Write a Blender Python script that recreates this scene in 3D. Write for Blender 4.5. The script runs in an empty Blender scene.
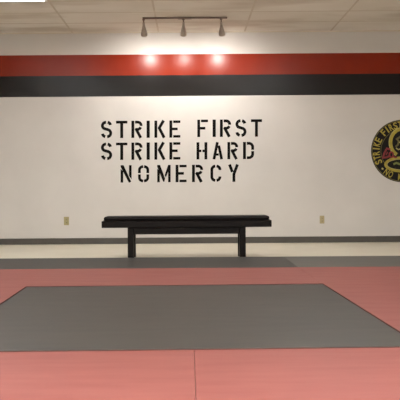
import bpy, bmesh, math, random
from mathutils import Vector, Matrix

random.seed(4)
PI = math.pi
C = bpy.context.scene.collection

# ------------------------------------------------------------------ measures
FOC = 775.0            # focal length in pixels of the 400 px frame
CAM_D = 11.0           # camera to painted wall
CAM_H = 0.773          # camera height
VPX, VPY = 189.0, 189.0
ROLL = 0.0070
CEIL = 3.0
MAT = 0.025            # mat thickness
XL, XR, YB = -4.9, 4.7, -14.0


def level(px, py):
    dx, dy = px - VPX, py - VPY
    return dx * math.cos(ROLL) - dy * math.sin(ROLL), dx * math.sin(ROLL) + dy * math.cos(ROLL)


def at(px, py, y):
    """point on the vertical plane Y = y"""
    u, v = level(px, py)
    d = CAM_D + y
    return Vector((u * d / FOC, y, CAM_H - v * d / FOC))


def on(px, py, z):
    """point on the horizontal plane Z = z"""
    u, v = level(px, py)
    d = FOC * (CAM_H - z) / v
    return Vector((u * d / FOC, d - CAM_D, z))


# ------------------------------------------------------------------ materials
def srgb(r, g, b):
    f = lambda c: (c / 12.92) if c <= 0.04045 else ((c + 0.055) / 1.055) ** 2.4
    return (f(r / 255), f(g / 255), f(b / 255), 1)


class NT:
    def __init__(self, name):
        self.m = bpy.data.materials.new(name)
        self.m.use_nodes = True
        self.t = self.m.node_tree
        self.b = self.t.nodes['Principled BSDF']
        self._co = None

    def n(self, kind, **kw):
        x = self.t.nodes.new(kind)
        for k, v in kw.items():
            setattr(x, k, v)
        return x

    def l(self, a, b):
        self.t.links.new(a, b)

    def co(self):
        if not self._co:
            self._co = self.n('ShaderNodeTexCoord').outputs['Object']
        return self._co

    def noise(self, scale, detail=4, stretch=(1, 1, 1), rough=0.55):
        mp = self.n('ShaderNodeMapping')
        mp.inputs['Scale'].default_value = stretch
        self.l(self.co(), mp.inputs['Vector'])
        t = self.n('ShaderNodeTexNoise')
        t.inputs['Scale'].default_value = scale
        t.inputs['Detail'].default_value = detail
        t.inputs['Roughness'].default_value = rough
        self.l(mp.outputs[0], t.inputs['Vector'])
        return t.outputs['Fac']

    def ramp(self, fac, stops, interp='LINEAR'):
        r = self.n('ShaderNodeValToRGB')
        r.color_ramp.interpolation = interp
        e = r.color_ramp.elements
        while len(e) < len(stops):
            e.new(0.5)
        for i, (p, c) in enumerate(stops):
            e[i].position = p
            e[i].color = c
        self.l(fac, r.inputs[0])
        return r.outputs[0]

    def mix(self, a, b, fac, blend='MIX'):
        x = self.n('ShaderNodeMix', data_type='RGBA', blend_type=blend)
        if isinstance(fac, float):
            x.inputs['Factor'].default_value = fac
        else:
            self.l(fac, x.inputs['Factor'])
        for s, v in ((x.inputs[6], a), (x.inputs[7], b)):
            if isinstance(v, tuple):
                s.default_value = v
            else:
                self.l(v, s)
        return x.outputs[2]

    def bump(self, h, strength=0.2, dist=0.002):
        x = self.n('ShaderNodeBump')
        x.inputs['Strength'].default_value = strength
        x.inputs['Distance'].default_value = dist
        self.l(h, x.inputs['Height'])
        self.l(x.outputs[0], self.b.inputs['Normal'])

    def set(self, **kw):
        for k, v in kw.items():
            self.b.inputs[k.replace('_', ' ')].default_value = v
        return self


def plain(name, col, rough=0.5, metal=0.0, var=0.12, scale=30, spec=0.5):
    k = NT(name)
    dark = tuple(c * (1 - var) for c in col[:3]) + (1,)
    lite = tuple(min(1, c * (1 + var)) for c in col[:3]) + (1,)
    k.l(k.ramp(k.noise(scale), [(0.3, dark), (0.7, lite)]), k.b.inputs['Base Color'])
    k.set(Roughness=rough, Metallic=metal)
    k.b.inputs['Specular IOR Level'].default_value = spec
    return k.m


WHITE = srgb(209, 205, 201)


def wall_material(striped):
    k = NT('painted_wall' if not striped else 'striped_painted_wall')
    lite = tuple(c * 1.03 for c in WHITE[:3]) + (1,)
    dark = tuple(c * 0.95 for c in WHITE[:3]) + (1,)
    col = k.ramp(k.noise(1.4, 5), [(0.3, dark), (0.7, lite)])
    rough = None
    if striped:
        sp = k.n('ShaderNodeSeparateXYZ')
        k.l(k.co(), sp.inputs[0])
        dv = k.n('ShaderNodeMath', operation='DIVIDE')
        k.l(sp.outputs['Z'], dv.inputs[0])
        dv.inputs[1].default_value = 4.0
        z = lambda py: at(200, py, 0).z / 4.0
        z0, z1, z2 = z(96.2), z(75.7), z(54.2)
        band = k.ramp(dv.outputs[0], [(0, (0, 0, 0, 1)), (z0, (.5, .5, .5, 1)), (z1, (1, 1, 1, 1)), (z2, (0, 0, 0, 1))], 'CONSTANT')
        gt1 = k.n('ShaderNodeMath', operation='GREATER_THAN')
        k.l(band, gt1.inputs[0]); gt1.inputs[1].default_value = 0.25
        gt2 = k.n('ShaderNodeMath', operation='GREATER_THAN')
        k.l(band, gt2.inputs[0]); gt2.inputs[1].default_value = 0.75
        n2 = k.noise(3, 4)
        red = k.ramp(n2, [(0.3, srgb(132, 34, 7)), (0.7, srgb(138, 38, 9))])
        blk = k.ramp(n2, [(0.3, srgb(17, 13, 12)), (0.7, srgb(21, 16, 15))])
        col = k.mix(k.mix(col, blk, gt1.outputs[0]), red, gt2.outputs[0])
    k.l(col, k.b.inputs['Base Color'])
    k.set(Roughness=0.27)
    k.b.inputs['Specular IOR Level'].default_value = 0.25
    k.bump(k.noise(60, 3), 0.10, 0.001)
    return k.m


def ceiling_material():
    k = NT('mineral_fibre_tiles')
    base = k.ramp(k.noise(0.9, 2, (1, 1.4, 1)), [(0.3, srgb(234, 228, 216)), (0.7, srgb(246, 241, 232))])
    # every tile has its own slight tint
    sp = k.n('ShaderNodeMapping')
    sp.inputs['Location'].default_value = (0.417 / 1.22, 0.03 / 0.61, 0)
    sp.inputs['Scale'].default_value = (1 / 1.22, 1 / 0.61, 1)
    k.l(k.co(), sp.inputs['Vector'])
    fl = k.n('ShaderNodeVectorMath', operation='FLOOR')
    k.l(sp.outputs[0], fl.inputs[0])
    wn = k.n('ShaderNodeTexWhiteNoise', noise_dimensions='2D')
    k.l(fl.outputs[0], wn.inputs['Vector'])
    tint = k.ramp(wn.outputs['Value'], [(0, (0.93, 0.92, 0.89, 1)), (1, (1, 1, 1, 1))])
    col = k.mix(base, tint, 1.0, 'MULTIPLY')
    stain = k.ramp(k.noise(1.1, 2, (0.7, 1.7, 1)), [(0.5, (0, 0, 0, 1)), (0.68, (1, 1, 1, 1))])
    fac = k.n('ShaderNodeMath', operation='MULTIPLY'); k.l(stain, fac.inputs[0]); fac.inputs[1].default_value = 0.35
    col = k.mix(col, srgb(160, 135, 100), fac.outputs[0])
    k.l(col, k.b.inputs['Base Color'])
    k.set(Roughness=0.9)
    k.bump(k.noise(160, 2), 0.3, 0.002)
    return k.m


def mat_material(name, c0, c1, rough=0.5, streak=(1, 5, 1), spec=0.5):
    k = NT(name)
    a = k.ramp(k.noise(2.2, 6, streak), [(0.25, c0), (0.75, c1)])
    g = k.ramp(k.noise(240, 2), [(0.3, (0.86, 0.86, 0.86, 1)), (0.7, (1, 1, 1, 1))])
    k.l(k.mix(a, g, 1.0, 'MULTIPLY'), k.b.inputs['Base Color'])
    k.set(Roughness=rough)
    k.b.inputs['Specular IOR Level'].default_value = spec
    k.bump(k.noise(300, 2), 0.25, 0.001)
    return k.m


def floor_material():
    k = NT('cream_vinyl_floor')
    a = k.ramp(k.noise(1.5, 6), [(0.3, srgb(230, 222, 203)), (0.7, srgb(239, 232, 214))])
    s = k.ramp(k.noise(90, 3), [(0.35, (0.92, 0.91, 0.88, 1)), (0.6, (1, 1, 1, 1))])
    k.l(k.mix(a, s, 1.0, 'MULTIPLY'), k.b.inputs['Base Color'])
    k.set(Roughness=0.4)
    return k.m


def wood_material():
    k = NT('black_stained_wood')
    g = k.ramp(k.noise(7, 6, (1, 14, 14)), [(0.3, srgb(10, 6, 5)), (0.7, srgb(19, 12, 10))])
    k.l(g, k.b.inputs['Base Color'])
    k.set(Roughness=0.42)
    k.b.inputs['Specular IOR Level'].default_value = 0.12
    k.bump(k.noise(9, 5, (1, 18, 18)), 0.15, 0.001)
    return k.m


def glow(name, col, strength):
    k = NT(name)
    k.set(Base_Color=(0.8, 0.8, 0.8, 1), Roughness=0.5)
    k.l(k.ramp(k.noise(20), [(0.3, col), (0.7, col)]), k.b.inputs['Emission Color'])
    k.b.inputs['Emission Strength'].default_value = strength
    return k.m


M_WALL, M_STRIPE = wall_material(False), wall_material(True)
M_CEIL, M_FLOOR = ceiling_material(), floor_material()
M_RED = mat_material('red_mat_vinyl', srgb(145, 80, 75), srgb(159, 96, 89), 0.55, spec=0.3)
M_GREY = mat_material('grey_mat_vinyl', srgb(66, 65, 63), srgb(78, 76, 72), 0.55, spec=0.4)
M_GREY_PALE = mat_material('pale_grey_mat_vinyl', srgb(92, 91, 87), srgb(104, 102, 97), 0.55, spec=0.4)
M_BLACK = mat_material('charcoal_mat_vinyl', srgb(58, 56, 53), srgb(72, 69, 64), 0.52, spec=0.45)
M_EDGE_SHADE = plain('brown_edge_shade', srgb(88, 52, 46), 0.7, 0, 0.1, 12, 0.2)
M_WOOD = wood_material()
M_PAD = plain('black_leatherette', srgb(14, 9, 8), 0.45, 0, 0.2, 60, 0.15)
M_BASE = plain('grey_rubber_baseboard', srgb(74, 70, 64), 0.5, 0, 0.08, 8)
M_GRID = plain('painted_ceiling_tee', srgb(212, 201, 182), 0.6, 0, 0.06, 8)
M_METAL = plain('brushed_grey_metal', srgb(176, 166, 154), 0.45, 0.3, 0.1, 40)
M_RAIL = plain('bronze_rail_metal', srgb(120, 104, 94), 0.5, 0.1, 0.1, 40)
M_INK = plain('black_stencil_paint', srgb(13, 11, 10), 0.6, 0, 0.15, 20, 0.08)
M_IVORY = plain('ivory_plastic', srgb(160, 149, 104), 0.4, 0, 0.05, 40)
M_IVORY2 = plain('beige_plastic', srgb(174, 161, 122), 0.4, 0, 0.05, 40)
M_SLOT = plain('dark_slot', srgb(40, 36, 30), 0.6, 0, 0.05, 40)
M_DISC = plain('black_emblem_paint', srgb(16, 13, 11), 0.5, 0, 0.2, 14, 0.2)
M_YEL = plain('yellow_emblem_paint', srgb(164, 148, 46), 0.45, 0, 0.2, 14)
M_OLIVE = plain('olive_emblem_paint', srgb(96, 86, 34), 0.45, 0, 0.2, 14)
M_PALE = plain('pale_emblem_paint', srgb(176, 166, 96), 0.45, 0, 0.15, 14)
M_GREEN = plain('green_emblem_paint', srgb(112, 122, 48), 0.45, 0, 0.15, 14)
M_ERED = plain('red_emblem_paint', srgb(124, 22, 28), 0.45, 0, 0.2, 14)
M_FRAME = plain('white_enamel', srgb(226, 224, 218), 0.4, 0, 0.03, 10)
M_FILL = glow('fill_diffuser', (0.97, 1.0, 1.0, 1), 58.0)
M_FILL_MID = glow('half_fill_diffuser', (0.97, 1.0, 1.0, 1), 22.0)
M_FILL_LOW = glow('soft_fill_diffuser', (0.97, 1.0, 1.0, 1), 11.0)
M_TROFFER_DIM = glow('dim_lit_diffuser', (0.97, 1.0, 1.0, 1), 3.2)
M_BULB = glow('lit_bulb', (1.0, 0.94, 0.86, 1), 80.0)


# ------------------------------------------------------------------ mesh helpers
def box(bm, x0, x1, y0, y1, z0, z1, bev=0.0, seg=2):
    v = [bm.verts.new((x, y, z)) for z in (z0, z1) for y in (y0, y1) for x in (x0, x1)]
    fs = [bm.faces.new([v[i] for i in q]) for q in
          ((0, 2, 3, 1), (4, 5, 7, 6), (0, 1, 5, 4), (2, 6, 7, 3), (0, 4, 6, 2), (1, 3, 7, 5))]
    if bev:
        es = list({e for f in fs for e in f.edges})
        bmesh.ops.bevel(bm, geom=es, offset=bev, segments=seg, affect='EDGES', profile=0.5)
    return fs


def lathe(bm, prof, n=24, mat=None):
    """profile of (radius, z) revolved about Z, transformed by mat"""
    rings = []
    for r, z in prof:
        ring = []
        for i in range(n):
            a = 2 * PI * i / n
            p = Vector((r * math.cos(a), r * math.sin(a), z))
            ring.append(bm.verts.new(mat @ p if mat else p))
        rings.append(ring)
    for a, b in zip(rings, rings[1:]):
        for i in range(n):
            bm.faces.new((a[i], a[(i + 1) % n], b[(i + 1) % n], b[i]))
    return rings


def cap(bm, ring, flip=False):
    bm.faces.new(list(reversed(ring)) if flip else ring)


def obj(name, bm, mat, parent=None, smooth=False, loc=None):
    bmesh.ops.recalc_face_normals(bm, faces=bm.faces[:])
    me = bpy.data.meshes.new(name)
    bm.to_mesh(me); bm.free()
    me.materials.append(mat)
    o = bpy.data.objects.new(name, me)
    C.objects.link(o)
    if parent:
        o.parent = parent
    if loc is not None:
        o.location = loc
    if smooth:
        for p in me.polygons:
            p.use_smooth = True
        try:
            me.set_sharp_from_angle(angle=math.radians(40))
        except Exception:
            pass
    return o


def tag(o, label, cat, group=None):
    o['label'] = label; o['category'] = cat; o['kind'] = 'thing'
    if group:
        o['group'] = group
    return o


def thing(name, label, cat, loc=(0, 0, 0), group=None, rz=0):
    o = bpy.data.objects.new(name, None)
    C.objects.link(o)
    o.empty_display_size = 0.1
    o.location = loc; o.rotation_euler = (0, 0, rz)
    return tag(o, label, cat, group)


def struct(name, bm, mat, label=None):
    o = obj(name, bm, mat)
    o['kind'] = 'structure'
    if label:
        o['label'] = label
    return o


# ------------------------------------------------------------------ room shell
def slab(name, mat, *d, label=None):
    bm = bmesh.new(); box(bm, *d)
    return struct(name, bm, mat, label)


slab('floor', M_FLOOR, XL, XR, YB, 0, -0.1, 0, label='cream floor showing as a strip along the striped wall')
slab('wall_back', M_STRIPE, XL - .1, XR + .1, 0, 0.12, -0.1, CEIL + .1, label='white wall with a red and a black painted stripe near the ceiling')
slab('wall_left', M_WALL, XL - .1, XL, YB, 0, -0.1, CEIL + .1)
slab('wall_right', M_WALL, XR, XR + .1, YB, 0, -0.1, CEIL + .1)
slab('wall_front', M_WALL, XL - .1, XR + .1, YB - .1, YB, -0.1, CEIL + .1)
slab('ceiling', M_CEIL, XL, XR, YB, 0, CEIL, CEIL + .1, label='dropped ceiling of stained beige rectangular tiles')

bm = bmesh.new()
zt = at(200, 237.3, -0.01).z
box(bm, XL, XR, -0.010, 0, 0, zt, 0.002, 1)
struct('baseboard_back', bm, M_BASE, 'dark grey baseboard along the striped wall')

# the suspended ceiling's tee grid, one trim
GX = [-0.417 + 1.22 * i for i in range(-3, 5)]
GY = [-0.61 * i - 0.03 for i in range(1, 23)]
bm = bmesh.new()
for x in GX:
    box(bm, x - .012, x + .012, YB, 0, CEIL - .002, CEIL)
for y in GY:
    xs = [XL] + GX + [XR]
    for a, b in zip(xs, xs[1:]):
        box(bm, a + .012, b - .012, y - .012, y + .012, CEIL - .002, CEIL)
box(bm, XL, XR, -.022, 0, CEIL - .010, CEIL)        # wall angle
struct('trim_1', bm, M_GRID, 'thin tee bars between the ceiling tiles')


# ------------------------------------------------------------------ ceiling lights
def troffer(col, row, label, lens=M_FILL):
    """2 x 4 ft lay-in light in the cell right of GX[col], beyond GY[row]"""
    x0, x1 = GX[col] + .013, GX[col + 1] - .013
    y1, y0 = GY[row] - .013, GY[row + 1] + .013
    t = thing('ceiling_light', label, 'light', ((x0 + x1) / 2, (y0 + y1) / 2, CEIL), 'lit panels set in the ceiling')
    hx, hy = (x1 - x0) / 2, (y1 - y0) / 2
    bm = bmesh.new()
    w = .025
    box(bm, -hx, hx, -hy, -hy + w, -.012, 0); box(bm, -hx, hx, hy - w, hy, -.012, 0)
    box(bm, -hx, -hx + w, -hy + w, hy - w, -.012, 0); box(bm, hx - w, hx, -hy + w, hy - w, -.012, 0)
    obj('frame', bm, M_FRAME, t)
    bm = bmesh.new()
    box(bm, -hx + w, hx - w, -hy + w, hy - w, -.008, 0)
    obj('diffuser', bm, lens, t)


troffer(1, 2, 'white lit rectangular ceiling panel nearest the striped wall', M_TROFFER_DIM)
troffer(4, 4, 'added ceiling fill panel right of the track light, over the grey mats', M_FILL_LOW)  # this and the panels below are unseen, added to fill the room with light
troffer(1, 5, 'added ceiling fill panel over the far left corner of the charcoal mat', M_FILL_MID)
troffer(4, 6, 'added ceiling fill panel over the far right corner of the charcoal mat', M_FILL_LOW)
for row, far in ((15, 'first'), (18, 'second'), (20, 'third')):
    for col, side in ((1, 'left'), (4, 'right')):
        troffer(col, row, '%s added ceiling fill panel beyond the mats in the %s row, facing the striped wall' % (far, side))


# ------------------------------------------------------------------ track light
TY = -0.96
r0, r1 = at(142.6, 19.6, TY), at(227.2, 18.5, TY)
xm = (r0.x + r1.x) / 2
track = thing('track_light', 'ceiling track light with three small bell-shaped spotlights before the striped wall', 'light', (xm, TY, CEIL))
bm = bmesh.new()
box(bm, r0.x - xm, r1.x - xm, -.018, .018, -.022, -.004, 0.003, 1)
obj('rail', bm, M_RAIL, track)
bm = bmesh.new()
box(bm, -0.09, 0.09, -.03, .03, -.0245, -.0042, 0.004, 1)
obj('power_feed', bm, M_RAIL, track)

HEADS = [(143.6, 144.0, 0.0, 36), (183.4, 183.8, 0.0, 21), (221.2, 222.6, 0.10, 36)]
TILT = math.radians(42)
for px_n, px_m, lean, watts in HEADS:
    x = at(px_n, 20, TY).x - xm
    zn = -0.075                                           # pivot below the ceiling
    bm = bmesh.new()
    lathe(bm, [(0.0001, zn - .012), (.009, zn - .010), (.010, zn), (.008, zn + .012), (.008, -.040), (.016, -.038), (.017, -.0225), (0.0001, -.0225)], 16,
          Matrix.Translation((x, 0, 0)))
    stem = obj('stem', bm, M_RAIL, track, True)
    # bell, local -Z is the beam axis, tipped towards the wall (+Y)
    R = Matrix.Translation((x, 0, zn)) @ Matrix.Rotation(lean, 4, 'Y').inverted() @ Matrix.Rotation(TILT, 4, 'X')
    bm = bmesh.new()
    prof = [(.0001, .012), (.011, .010), (.014, .0), (.015, -.030), (.019, -.050), (.027, -.085), (.034, -.115), (.0385, -.140), (.0415, -.165),
            (.0425, -.180), (.0405, -.182), (.0385, -.165), (.032, -.130), (.020, -.105), (.0001, -.100)]
    lathe(bm, prof, 28, R)
    head = obj('lamp_head', bm, M_METAL, track, True)
    bm = bmesh.new()
    lathe(bm, [(.0001, -.178), (.016, -.176), (.028, -.170), (.033, -.160), (.030, -.150), (.0001, -.148)], 24, R)
    obj('bulb', bm, M_BULB, head, True)
    ld = bpy.data.lights.new('spot_beam', 'SPOT')
    ld.energy = watts
    ld.color = (1.0, 0.94, 0.88)
    ld.spot_size = math.radians(150)
    ld.spot_blend = 0.9
    ld.shadow_soft_size = 0.035
    lo = bpy.data.objects.new('spot_beam', ld)
    C.objects.link(lo)
    lo.parent = head
    lo.matrix_local = R @ Matrix.Translation((0, 0, -.225))


# ------------------------------------------------------------------ wall lettering
def ribbon(pts, t):
    """list of quads along a polyline of width t with mitred corners"""
    n = len(pts)
    L, Rr = [], []
    for i in range(n):
        p = Vector(pts[i])
        d0 = (Vector(pts[i]) - Vector(pts[i - 1])).normalized() if i else None
        d1 = (Vector(pts[i + 1]) - Vector(pts[i])).normalized() if i < n - 1 else None
        d0 = d0 or d1; d1 = d1 or d0
        nn = Vector((-(d0.y + d1.y), d0.x + d1.x)).normalized()
        m = t / 2 / max(0.5, nn.dot(Vector((-d0.y, d0.x))))
        L.append(p + nn * m); Rr.append(p - nn * m)
    return [tuple(L + Rr[::-1])] if n == 2 else [(L[i], L[i + 1], Rr[i + 1], Rr[i]) for i in range(n - 1)]


def arc(cx, cy, rx, ry, a0, a1, n=10):
    return [(cx + rx * math.cos(math.radians(a0 + (a1 - a0) * i / n)), cy + ry * math.sin(math.radians(a0 + (a1 - a0) * i / n))) for i in range(n + 1)]


def rect(x0, x1, y0, y1):
    return [((x0, y0), (x1, y0), (x1, y1), (x0, y1))]


T = 2.9
h = T / 2


def glyph(c):
    """stencil capital in an 11 x 17 cell (M 13.5 x 17, I 3 x 17)"""
    q = []
    if c == 'I':
        q += rect(0, 3, 0, 17)
    if c == 'T':
        q += rect(0, 11, 14.3, 17) + rect(4.05, 6.95, 0, 14.3)
    if c in 'EFKRHD':
        q += rect(0, T, 0, 17)
    if c in 'EF':
        q += rect(T + .9, 11, 14.5, 17) + rect(T, 8.3, 7.3, 9.9)
    if c == 'E':
        q += rect(T + .9, 11, 0, 2.5)
    if c == 'K':
        q += ribbon([(9.3, 17), (4.9, 9.6), (9.9, 0)], T)
    if c == 'R':
        q += ribbon([(T + .8, 15.6)] + arc(6.3, 12.2, 3.4, 3.4, 90, -6), 2.8)
        q += ribbon(arc(6.1, 12.0, 3.5, 3.6, -24, -90, 6) + [(3.9, 8.4)], 2.8)
        q += ribbon([(4.4, 9.3), (9.4, 0)], T)
    if c == 'S':
        q += ribbon(arc(5.2, 12.3, 3.8, 3.4, 92, 236, 12) + arc(5.9, 4.9, 3.8, 3.6, 62, -86, 12), 2.9)
        q += ribbon(arc(5.8, 12.2, 3.8, 3.6, 76, 12, 6), 2.9)
        q += ribbon(arc(5.2, 4.9, 3.8, 3.6, 188, 256, 6), 2.9)
    if c == 'H':
        q += rect(8.1, 11, 0, 17) + rect(T, 5.0, 7.2, 9.7) + rect(6.0, 8.1, 7.2, 9.7)
    if c == 'A':
        q += ribbon([(1.4, 0), (5.1, 17)], T)
        q += ribbon([(6.5, 13.6), (9.6, 0)], T) + rect(3.0, 6.6, 3.6, 5.9)
    if c == 'D':
        q += ribbon([(T + .8, 15.6)] + arc(5.8, 11.9, 3.7, 3.7, 90, 0) + [(9.5, 9.2)], 2.8)
        q += ribbon([(9.5, 7.9)] + arc(5.8, 5.1, 3.7, 3.7, 0, -90) + [(T + .8, 1.4)], 2.8)
    if c == 'N':
        q += [((0, 0), (2.6, 0), (2.6, 11.0), (0, 13.6))] + [((0, 17), (2.9, 17), (10.6, 1.0), (9.4, 0), (8.2, 0), (0, 15.4))]
        q += [((8.4, 6.6), (11, 3.0), (11, 17), (8.4, 17))]
    if c == 'O':
        for a, b, cy in ((84, 0, 12.4), (180, 96, 12.4)):
            pts = arc(5.5, cy, 4.1, 3.2, a, b, 8)
            pts = pts + [(pts[-1][0], 9.1)] if b == 0 else [(pts[0][0], 9.1)] + pts
            q += ribbon(pts, 2.7)
        for a, b, cy in ((0, -84, 4.6), (264, 180, 4.6)):
            pts = arc(5.5, cy, 4.1, 3.2, a, b, 8)
            pts = [(pts[0][0], 7.9)] + pts if a == 0 else pts + [(pts[-1][0], 7.9)]
            q += ribbon(pts, 2.7)
    if c == 'M':
        q += [((0, 0), (2.6, 0), (2.6, 10.4), (0, 13.6))]
        q += [((0, 17), (2.9, 17), (8.0, 3.6), (7.2, 0.6), (6.0, 0.6), (0, 15.2))]
        q += [((8.6, 4.6), (9.6, 6.8), (13.5, 17), (11.0, 17), (7.6, 7.2))]
        q += [((11.0, 0), (13.5, 0), (13.5, 17), (11.0, 11))]
    if c == 'C':
        q += ribbon(arc(5.4, 11.9, 4.0, 3.7, 98, 180) + arc(5.4, 5.1, 4.0, 3.7, 180, 262), 2.8)
        q += ribbon(arc(5.6, 11.9, 4.0, 3.7, 82, -4, 7), 2.8)
        q += ribbon(arc(5.6, 5.1, 4.0, 3.7, 4, -82, 7), 2.8)
    if c == 'Y':
        q += ribbon([(1.5, 17), (4.4, 9.6)], T)
        q += ribbon([(9.5, 17), (5.9, 7.6), (5.9, 0)], T)
    return q


def clean(poly):
    out = []
    for p in poly:
        if not out or (Vector(p) - Vector(out[-1])).length > 1e-5:
            out.append(p)
    return out


def prism(bm, poly, f, y0, y1):
    """poly of 2-D points, f maps (u, v, y) to a point"""
    poly = clean(poly)
    a = [bm.verts.new(f(p[0], p[1], y0)) for p in poly]
    b = [bm.verts.new(f(p[0], p[1], y1)) for p in poly]
    bm.faces.new(a); bm.faces.new(b[::-1])
    n = len(poly)
    for i in range(n):
        bm.faces.new((a[i], a[(i + 1) % n], b[(i + 1) % n], b[i]))


WORDS = [
    ('word STRIKE in the upper row', 'STRIKE', [(101, 112), (116, 127.4), (131.4, 142.4), (146.6, 149.8), (154.4, 165.3), (169.4, 180.4)], 120.4, 137.6),
    ('word FIRST in the upper row', 'FIRST', [(197.3, 208), (212.6, 215.8), (219.9, 231), (235.5, 246.3), (250.9, 262)], 119.8, 137.2),
    ('word STRIKE in the middle row', 'STRIKE', [(101, 112), (116, 127.4), (131.4, 142.4), (146.6, 149.8), (154.4, 165.3), (169.4, 180.4)], 142.2, 159.5),
    ('word HARD in the middle row', 'HARD', [(196.5, 207.3), (212.6, 223), (227.4, 238), (243, 254.2)], 142.4, 159.6),
    ('word NO in the lower row', 'NO', [(120.6, 131.6), (138, 149.2)], 164.8, 182.2),
    ('word MERCY in the lower row', 'MERCY', [(157.2, 170.6), (175.6, 186.6), (192, 203), (210.4, 221.4), (228, 239)], 164.8, 182.2),
]
zb = at(180, 182.2, 0).z
slogan = thing('wall_sign', 'black stencilled slogan in three rows painted on the white wall', 'sign', (at(180, 182, 0).x, 0, zb))
for lab, txt, spans, yt, yb_ in WORDS:
    wd = bpy.data.objects.new('word', None)
    C.objects.link(wd)
    wd.parent = slogan
    wd['label'] = lab
    for ch, (a, b) in zip(txt, spans):
        bm = bmesh.new()
        W = {'I': 3.0, 'M': 13.5}.get(ch, 11.0)
        mid = (a + b) / 2

        def f(u, v, y, a=a, b=b, W=W):
            px = a + (b - a) * u / W
            p = at(px, yb_ + (yt - yb_) * v / 17.0, 0)
            p0 = at(180, yb_ + (yt - yb_) * v / 17.0, 0)      # rows run level on the wall
            return Vector((p.x - slogan.location.x, y, p0.z - zb + (px - 180) * 0.0))
        for poly in glyph(ch):
            prism(bm, poly, f, -0.0015, 0.0)
        obj('letter', bm, M_INK, wd)

# ------------------------------------------------------------------ round emblem
EC = at(402.2, 151, 0)
U = 1 / 70.45                                                 # one photo pixel on the wall
emb = thing('wall_emblem', 'round black wall emblem with yellow ring lettering, coiled snake and red script', 'emblem', EC)


def flat(name, polys, mat, y0, y1, parent=emb, label=None):
    bm = bmesh.new()
    for p in polys:
        prism(bm, p, lambda u, v, y: Vector((u * U, y, v * U)), -y1, -y0)
    o = obj(name, bm, mat, parent)
    if label:
        o['label'] = label
    return o


bm = bmesh.new()
rg = lathe(bm, [(31.2 * U, 0), (31.2 * U, .004), (30.9 * U, .005)], 96, Matrix.Rotation(PI / 2, 4, 'X'))
cap(bm, rg[0], True); cap(bm, rg[-1])
obj('disc', bm, M_DISC, emb)


def ringpoly(rx, ry, t, cx=0, cy=0, a0=0, a1=360, n=64):
    return ribbon(arc(cx, cy, rx, ry, a0, a1, n), t)


flat('rim', ringpoly(30.3, 30.3, 0.8), M_OLIVE, .004, .0062)
flat('inner_ring', ringpoly(21.4, 21.4, 0.5), M_OLIVE, .004, .0062)


def letter_polys(ch, w, hgt):
    cu = bpy.data.curves.new('glyph_source', 'FONT')
    cu.body = ch
    cu.offset = 0.022
    o = bpy.data.objects.new('glyph_source', cu)
    C.objects.link(o)
    dg = bpy.context.evaluated_depsgraph_get()
    me = bpy.data.meshes.new_from_object(o.evaluated_get(dg))
    vs = [v.co for v in me.vertices]
    x0, x1 = min(v.x for v in vs), max(v.x for v in vs)
    y0, y1 = min(v.y for v in vs), max(v.y for v in vs)
    s = hgt / (y1 - y0)
    sx = s if ch == 'I' else w / (x1 - x0)
    out = [[((me.vertices[i].co.x - (x0 + x1) / 2) * sx, (me.vertices[i].co.y - (y0 + y1) / 2) * s) for i in p.vertices] for p in me.polygons]
    bpy.data.objects.remove(o); bpy.data.meshes.remove(me); bpy.data.curves.remove(cu)
    return out


def ring_text(txt, a0, step, r, w, hgt, outward):
    res = []
    for i, ch in enumerate(txt):
        if ch == ' ':
            continue
        a = math.radians(a0 + step * i)
        rot = a - PI / 2 if outward else a + PI / 2
        cx, cy = r * math.cos(a), r * math.sin(a)
        for poly in letter_polys(ch, w, hgt):
            res.append([(cx + u * math.cos(rot) - v * math.sin(rot), cy + u * math.sin(rot) + v * math.cos(rot)) for u, v in poly])
    return res


k = 0
for wtxt in ('STRIKE', 'FIRST', 'STRIKE', 'HARD'):
    flat('ring_word', ring_text(wtxt, 204.5 - 9.95 * k, -9.95, 26.1, 3.9, 7.0, True), M_YEL, .004, .0066,
         label='yellow word %s on the %s of the rim' % (wtxt, 'left' if k < 12 else 'right'))
    k += len(wtxt) + 1
flat('ring_word', ring_text('NO', 232.5, 10.8, 26.1, 4.0, 6.6, False), M_YEL, .004, .0066, label='yellow word NO on the lower rim')
flat('ring_word', ring_text('MERCY', 232.5 + 3 * 10.8, 10.8, 26.1, 4.0, 6.6, False), M_YEL, .004, .0066, label='yellow word MERCY on the lower rim')


def star(cx, cy, r):
    return [[(cx + (r if i % 2 == 0 else r * .45) * math.sin(PI * i / 5), cy + (r if i % 2 == 0 else r * .45) * math.cos(PI * i / 5)) for i in range(10)]]


for sx in (-1, 1):
    flat('star', star(sx * 19.9, -17.6, 1.5), M_PALE, .004, .0066)
# neck of the snake: a broad loop; below it a flat coil with the tail inside
flat('snake_hood', ringpoly(11.6, 13.4, 3.2, 0, 8.4, -62, 242), M_YEL, .004, .0068)
flat('hood_edge', ringpoly(13.2, 15.0, 0.7, 0, 8.4, -60, 240), M_PALE, .004, .0072)
flat('snake_head', ribbon([(-6.6, 4.2), (-4.2, 6.4), (-3.4, 9.6), (-5.4, 12.0), (-1.6, 14.4), (3.2, 12.6), (4.0, 8.0), (2.4, 4.4)], 1.8), M_OLIVE, .004, .0068)
for sx in (-1, 1):
    flat('eye', [[(sx * 3.5, 8.6), (sx * 0.9, 9.8), (sx * 1.5, 7.6)]], M_PALE, .004, .0072)
flat('fang', ribbon([(-6.2, 3.0), (-4.0, 1.4), (-1.6, 2.2)], 1.1), M_PALE, .004, .0072)
flat('snake_coil', ringpoly(17.0, 6.9, 2.2, 0, -13.4), M_YEL, .004, .0068)
flat('coil_edge', ringpoly(15.4, 5.4, 0.6, 0, -13.4), M_PALE, .004, .0072)
flat('tail', ribbon([(-9, -13.2), (-6, -11.9), (-2.5, -13.2), (1.5, -14.6), (6, -13.6)], 2.0), M_GREEN, .004, .0068)
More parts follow.
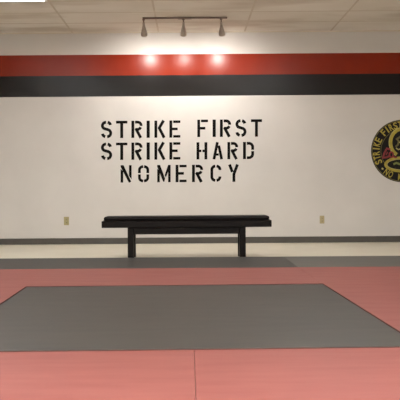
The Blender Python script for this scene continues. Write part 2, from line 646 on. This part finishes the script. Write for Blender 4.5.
# red brush script at the left of the coil
scr = ribbon([(-11.8, 1.6), (-15.4, 2.6), (-18.0, -2.0), (-19.4, -6.6), (-15.4, -6.2), (-13.2, -5.0)], 1.9)
scr += ringpoly(1.9, 2.7, 1.5, -11.0, -3.6, 0, 360, 14)
scr += ribbon([(-14.6, -0.8), (-16.4, -4.0)], 1.2)
scr += ribbon([(-9.4, -5.0), (-7.6, -6.4), (-5.4, -6.2)], 1.4)
flat('red_script', scr, M_ERED, .004, .0076, label='red brush script')


# ------------------------------------------------------------------ outlets
def outlet(px, py, w, hh, mat, label):
    p = at(px, py, 0)
    t = thing('wall_outlet', label, 'outlet', p, 'outlets low on the striped wall')
    bm = bmesh.new()
    box(bm, -w / 2, w / 2, -.006, 0, -hh / 2, hh / 2, .0025, 2)
    obj('cover_plate', bm, mat, t)
    for s in (-1, 1):
        bm = bmesh.new()
        box(bm, -.017, .017, -.0085, -.0055, s * .021 - .014, s * .021 + .014, .002, 1)
        r = obj('socket', bm, mat, t)
        bm = bmesh.new()
        for dx in (-.007, .005):
            box(bm, dx, dx + .003, -.0089, -.0083, s * .021 - .003, s * .021 + .008)
        box(bm, -.003, .003, -.0089, -.0083, s * .021 - .010, s * .021 - .005)
        obj('slot', bm, M_SLOT, r)
    bm = bmesh.new()
    lathe(bm, [(.0035, 0), (.003, .0015), (.0001, .002)], 12, Matrix.Translation((0, -.006, 0)) @ Matrix.Rotation(PI / 2, 4, 'X'))
    obj('screw', bm, M_METAL, t)


outlet(66.5, 221, .072, .118, M_IVORY, 'ivory wall outlet left of the black bench')
outlet(322.0, 219.6, .066, .112, M_IVORY2, 'beige wall outlet right of the black bench')


# ------------------------------------------------------------------ mats on the floor
def mat_thing(name, label, cat, mat, x0, x1, y0, y1, z0, z1, group, g=0.0006, rz=0.0, org=None):
    cx, cy = (x0 + x1) / 2, (y0 + y1) / 2
    bm = bmesh.new()
    box(bm, x0 - cx + g, x1 - cx - g, y0 - cy + g, y1 - cy - g, 0, z1 - z0, min(.0016, (z1 - z0) * .4), 2)
    o = obj(name, bm, mat, loc=(cx, cy, z0))
    o.rotation_euler = (0, 0, rz)
    return tag(o, label, cat, group)


yA = on(200, 257.1, MAT).y          # rear edge of the grey strip
yB = on(200, 267.9, MAT).y          # grey to red
yC = on(10, 286.9, MAT).y           # red strip to the side mats
xs = on(322, 284, MAT).x            # the joint right of the middle
XA, XZ = -3.72, 3.5
yM = yC - 1.18
yD = yC - 2.33
xj = on(194.3, 352.5, MAT).x
yE = yD - 2.4
G1, G2 = 'grey mats along the wall', 'red mats'
mat_thing('floor_mat', 'long grey floor mat along the wall, in front of the bench', 'mat', M_GREY, XA, xs, yB, yA, 0, MAT, G1)
mat_thing('floor_mat', 'short grey floor mat in front of the round emblem, right of the long one', 'mat', M_GREY_PALE, xs, XZ, yB, yA, 0, MAT, G1)
mat_thing('floor_mat', 'red strip mat between the long grey mat and the charcoal mat', 'mat', M_RED, XA, xs, yC, yB, 0, MAT, G2)
mat_thing('floor_mat', 'red mat at the right in front of the short grey mat', 'mat', M_RED, xs, XZ, yC, yB, 0, MAT, G2)
xmid = (XA + XZ) / 2
mat_thing('floor_mat', 'red mat showing left of the charcoal mat', 'mat', M_RED, XA, xmid, yD, yC, 0, MAT, G2)
mat_thing('floor_mat', 'red mat beside the far right corner of the charcoal mat', 'mat', M_RED, xmid, XZ, yM, yC, 0, MAT, G2)
mat_thing('floor_mat', 'red mat beside the near right corner of the charcoal mat', 'mat', M_RED, xmid, XZ, yD, yM, 0, MAT, G2)
mat_thing('floor_mat', 'red mat in front of the charcoal mat, left of the joint', 'mat', M_RED, XA, xj, yE, yD, 0, MAT, G2)
mat_thing('floor_mat', 'red mat in front of the charcoal mat, right of the joint', 'mat', M_RED, xj, XZ, yE, yD, 0, MAT, G2)

# the charcoal square, lying slightly turned on the red mats
ZT = MAT + 0.006
FL, FR, NR = on(26.5, 287.0, ZT), on(322.5, 284.1, ZT), on(200, 348.3, ZT)
ux = (FR - FL).normalized()
uy = Vector((-ux.y, ux.x, 0))
dep = -(NR - FL).dot(uy)
wid = (FR - FL).length
cen = FL + ux * wid / 2 - uy * dep / 2
bm = bmesh.new()
box(bm, -wid / 2, wid / 2, -dep / 2, dep / 2, 0, 0.006, .0022, 2)
o = obj('floor_mat', bm, M_BLACK, loc=(cen.x, cen.y, MAT))
o.rotation_euler = (0, 0, math.atan2(ux.y, ux.x))
tag(o, 'large charcoal square mat lying on the red mats', 'mat')
bm = bmesh.new()  # raised brown strips stand in for the shaded joint around the mat
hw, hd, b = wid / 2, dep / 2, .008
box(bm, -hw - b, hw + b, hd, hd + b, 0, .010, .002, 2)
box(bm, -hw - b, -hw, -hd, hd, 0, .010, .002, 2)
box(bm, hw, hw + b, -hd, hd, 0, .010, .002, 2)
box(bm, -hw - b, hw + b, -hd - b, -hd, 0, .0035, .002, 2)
e = obj('edge_shade_strip', bm, M_EDGE_SHADE, o)
e['label'] = 'dark brown strip standing in for the shaded joint'

# ------------------------------------------------------------------ bench
BY = yA + 0.035                      # front faces of the legs
DEP = 0.36
pz = lambda py: at(188, py, BY).z
pxx = lambda px, py: at(px, py, BY).x
bx = pxx(186.6, 225)
bench = thing('bench', 'long black wooden bench with a padded top standing at the grey mat', 'bench', (bx, BY + DEP / 2, 0))
z_top, z_pad, z_slab, z_ap = pz(216.3), pz(220.6), pz(227.4), pz(234.2)
hl = (pxx(271.8, 222) - pxx(101.8, 222)) / 2
y0, y1 = -DEP / 2, DEP / 2
bm = bmesh.new()
box(bm, -hl, hl, y0 - .012, y1 + .012, z_slab, z_pad, .006, 2)
obj('seat', bm, M_WOOD, bench)
bm = bmesh.new()
box(bm, -hl + .022, hl - .022, y0 - .004, y1 + .004, z_pad, z_top, .022, 4)
pad = obj('seat_pad', bm, M_PAD, bench, True)
bm = bmesh.new()
for s in (-1, 1):
    box(bm, -hl + .02, hl - .02, s * (DEP / 2 + .002) - .003, s * (DEP / 2 + .002) + .003, z_pad + .003, z_pad + .009, .0025, 1)
obj('piping', bm, M_PAD, pad)
lw = .067
lx0 = pxx(127.6, 240) - bx
lx1 = pxx(245.8, 240) - bx - lw
for x in (lx0, lx1):
    for ya, yb in ((y0, y0 + .07), (y1 - .07, y1)):
        bm = bmesh.new()
        box(bm, x, x + lw, ya, yb, 0, z_slab, .004, 2)
        obj('leg', bm, M_WOOD, bench)
for ya, yb in ((y0 + .012, y0 + .040), (y1 - .040, y1 - .012)):
    bm = bmesh.new()
    box(bm, lx0 + lw, lx1, ya, yb, z_ap, z_slab, .003, 1)
    obj('apron', bm, M_WOOD, bench)
for x in (lx0, lx1):
    bm = bmesh.new()
    box(bm, x + .02, x + lw - .02, y0 + .07, y1 - .07, z_ap, z_slab, .003, 1)
    obj('side_rail', bm, M_WOOD, bench)

# ------------------------------------------------------------------ camera, world, view
cd = bpy.data.cameras.new('camera')
cd.sensor_fit = 'HORIZONTAL'
cd.sensor_width = 36
cd.lens = 36 * FOC / 400
cd.shift_x = (200 - VPX) / 400
cd.shift_y = -(200 - VPY) / 400
cd.clip_start = 0.05
co = bpy.data.objects.new('camera', cd)
C.objects.link(co)
co.location = (0, -CAM_D, CAM_H)
co.rotation_euler = (PI / 2, ROLL, 0)
sc = bpy.context.scene
sc.camera = co
w = bpy.data.worlds.new('world')
sc.world = w
w.use_nodes = True
w.node_tree.nodes['Background'].inputs[0].default_value = (0.9, 0.85, 0.78, 1)
w.node_tree.nodes['Background'].inputs[1].default_value = 0.02
sc.view_settings.view_transform = 'Standard'
sc.view_settings.look = 'None'
sc.view_settings.gamma = 1
sc.view_settings.use_curve_mapping = False
sc.view_settings.exposure = 0.08
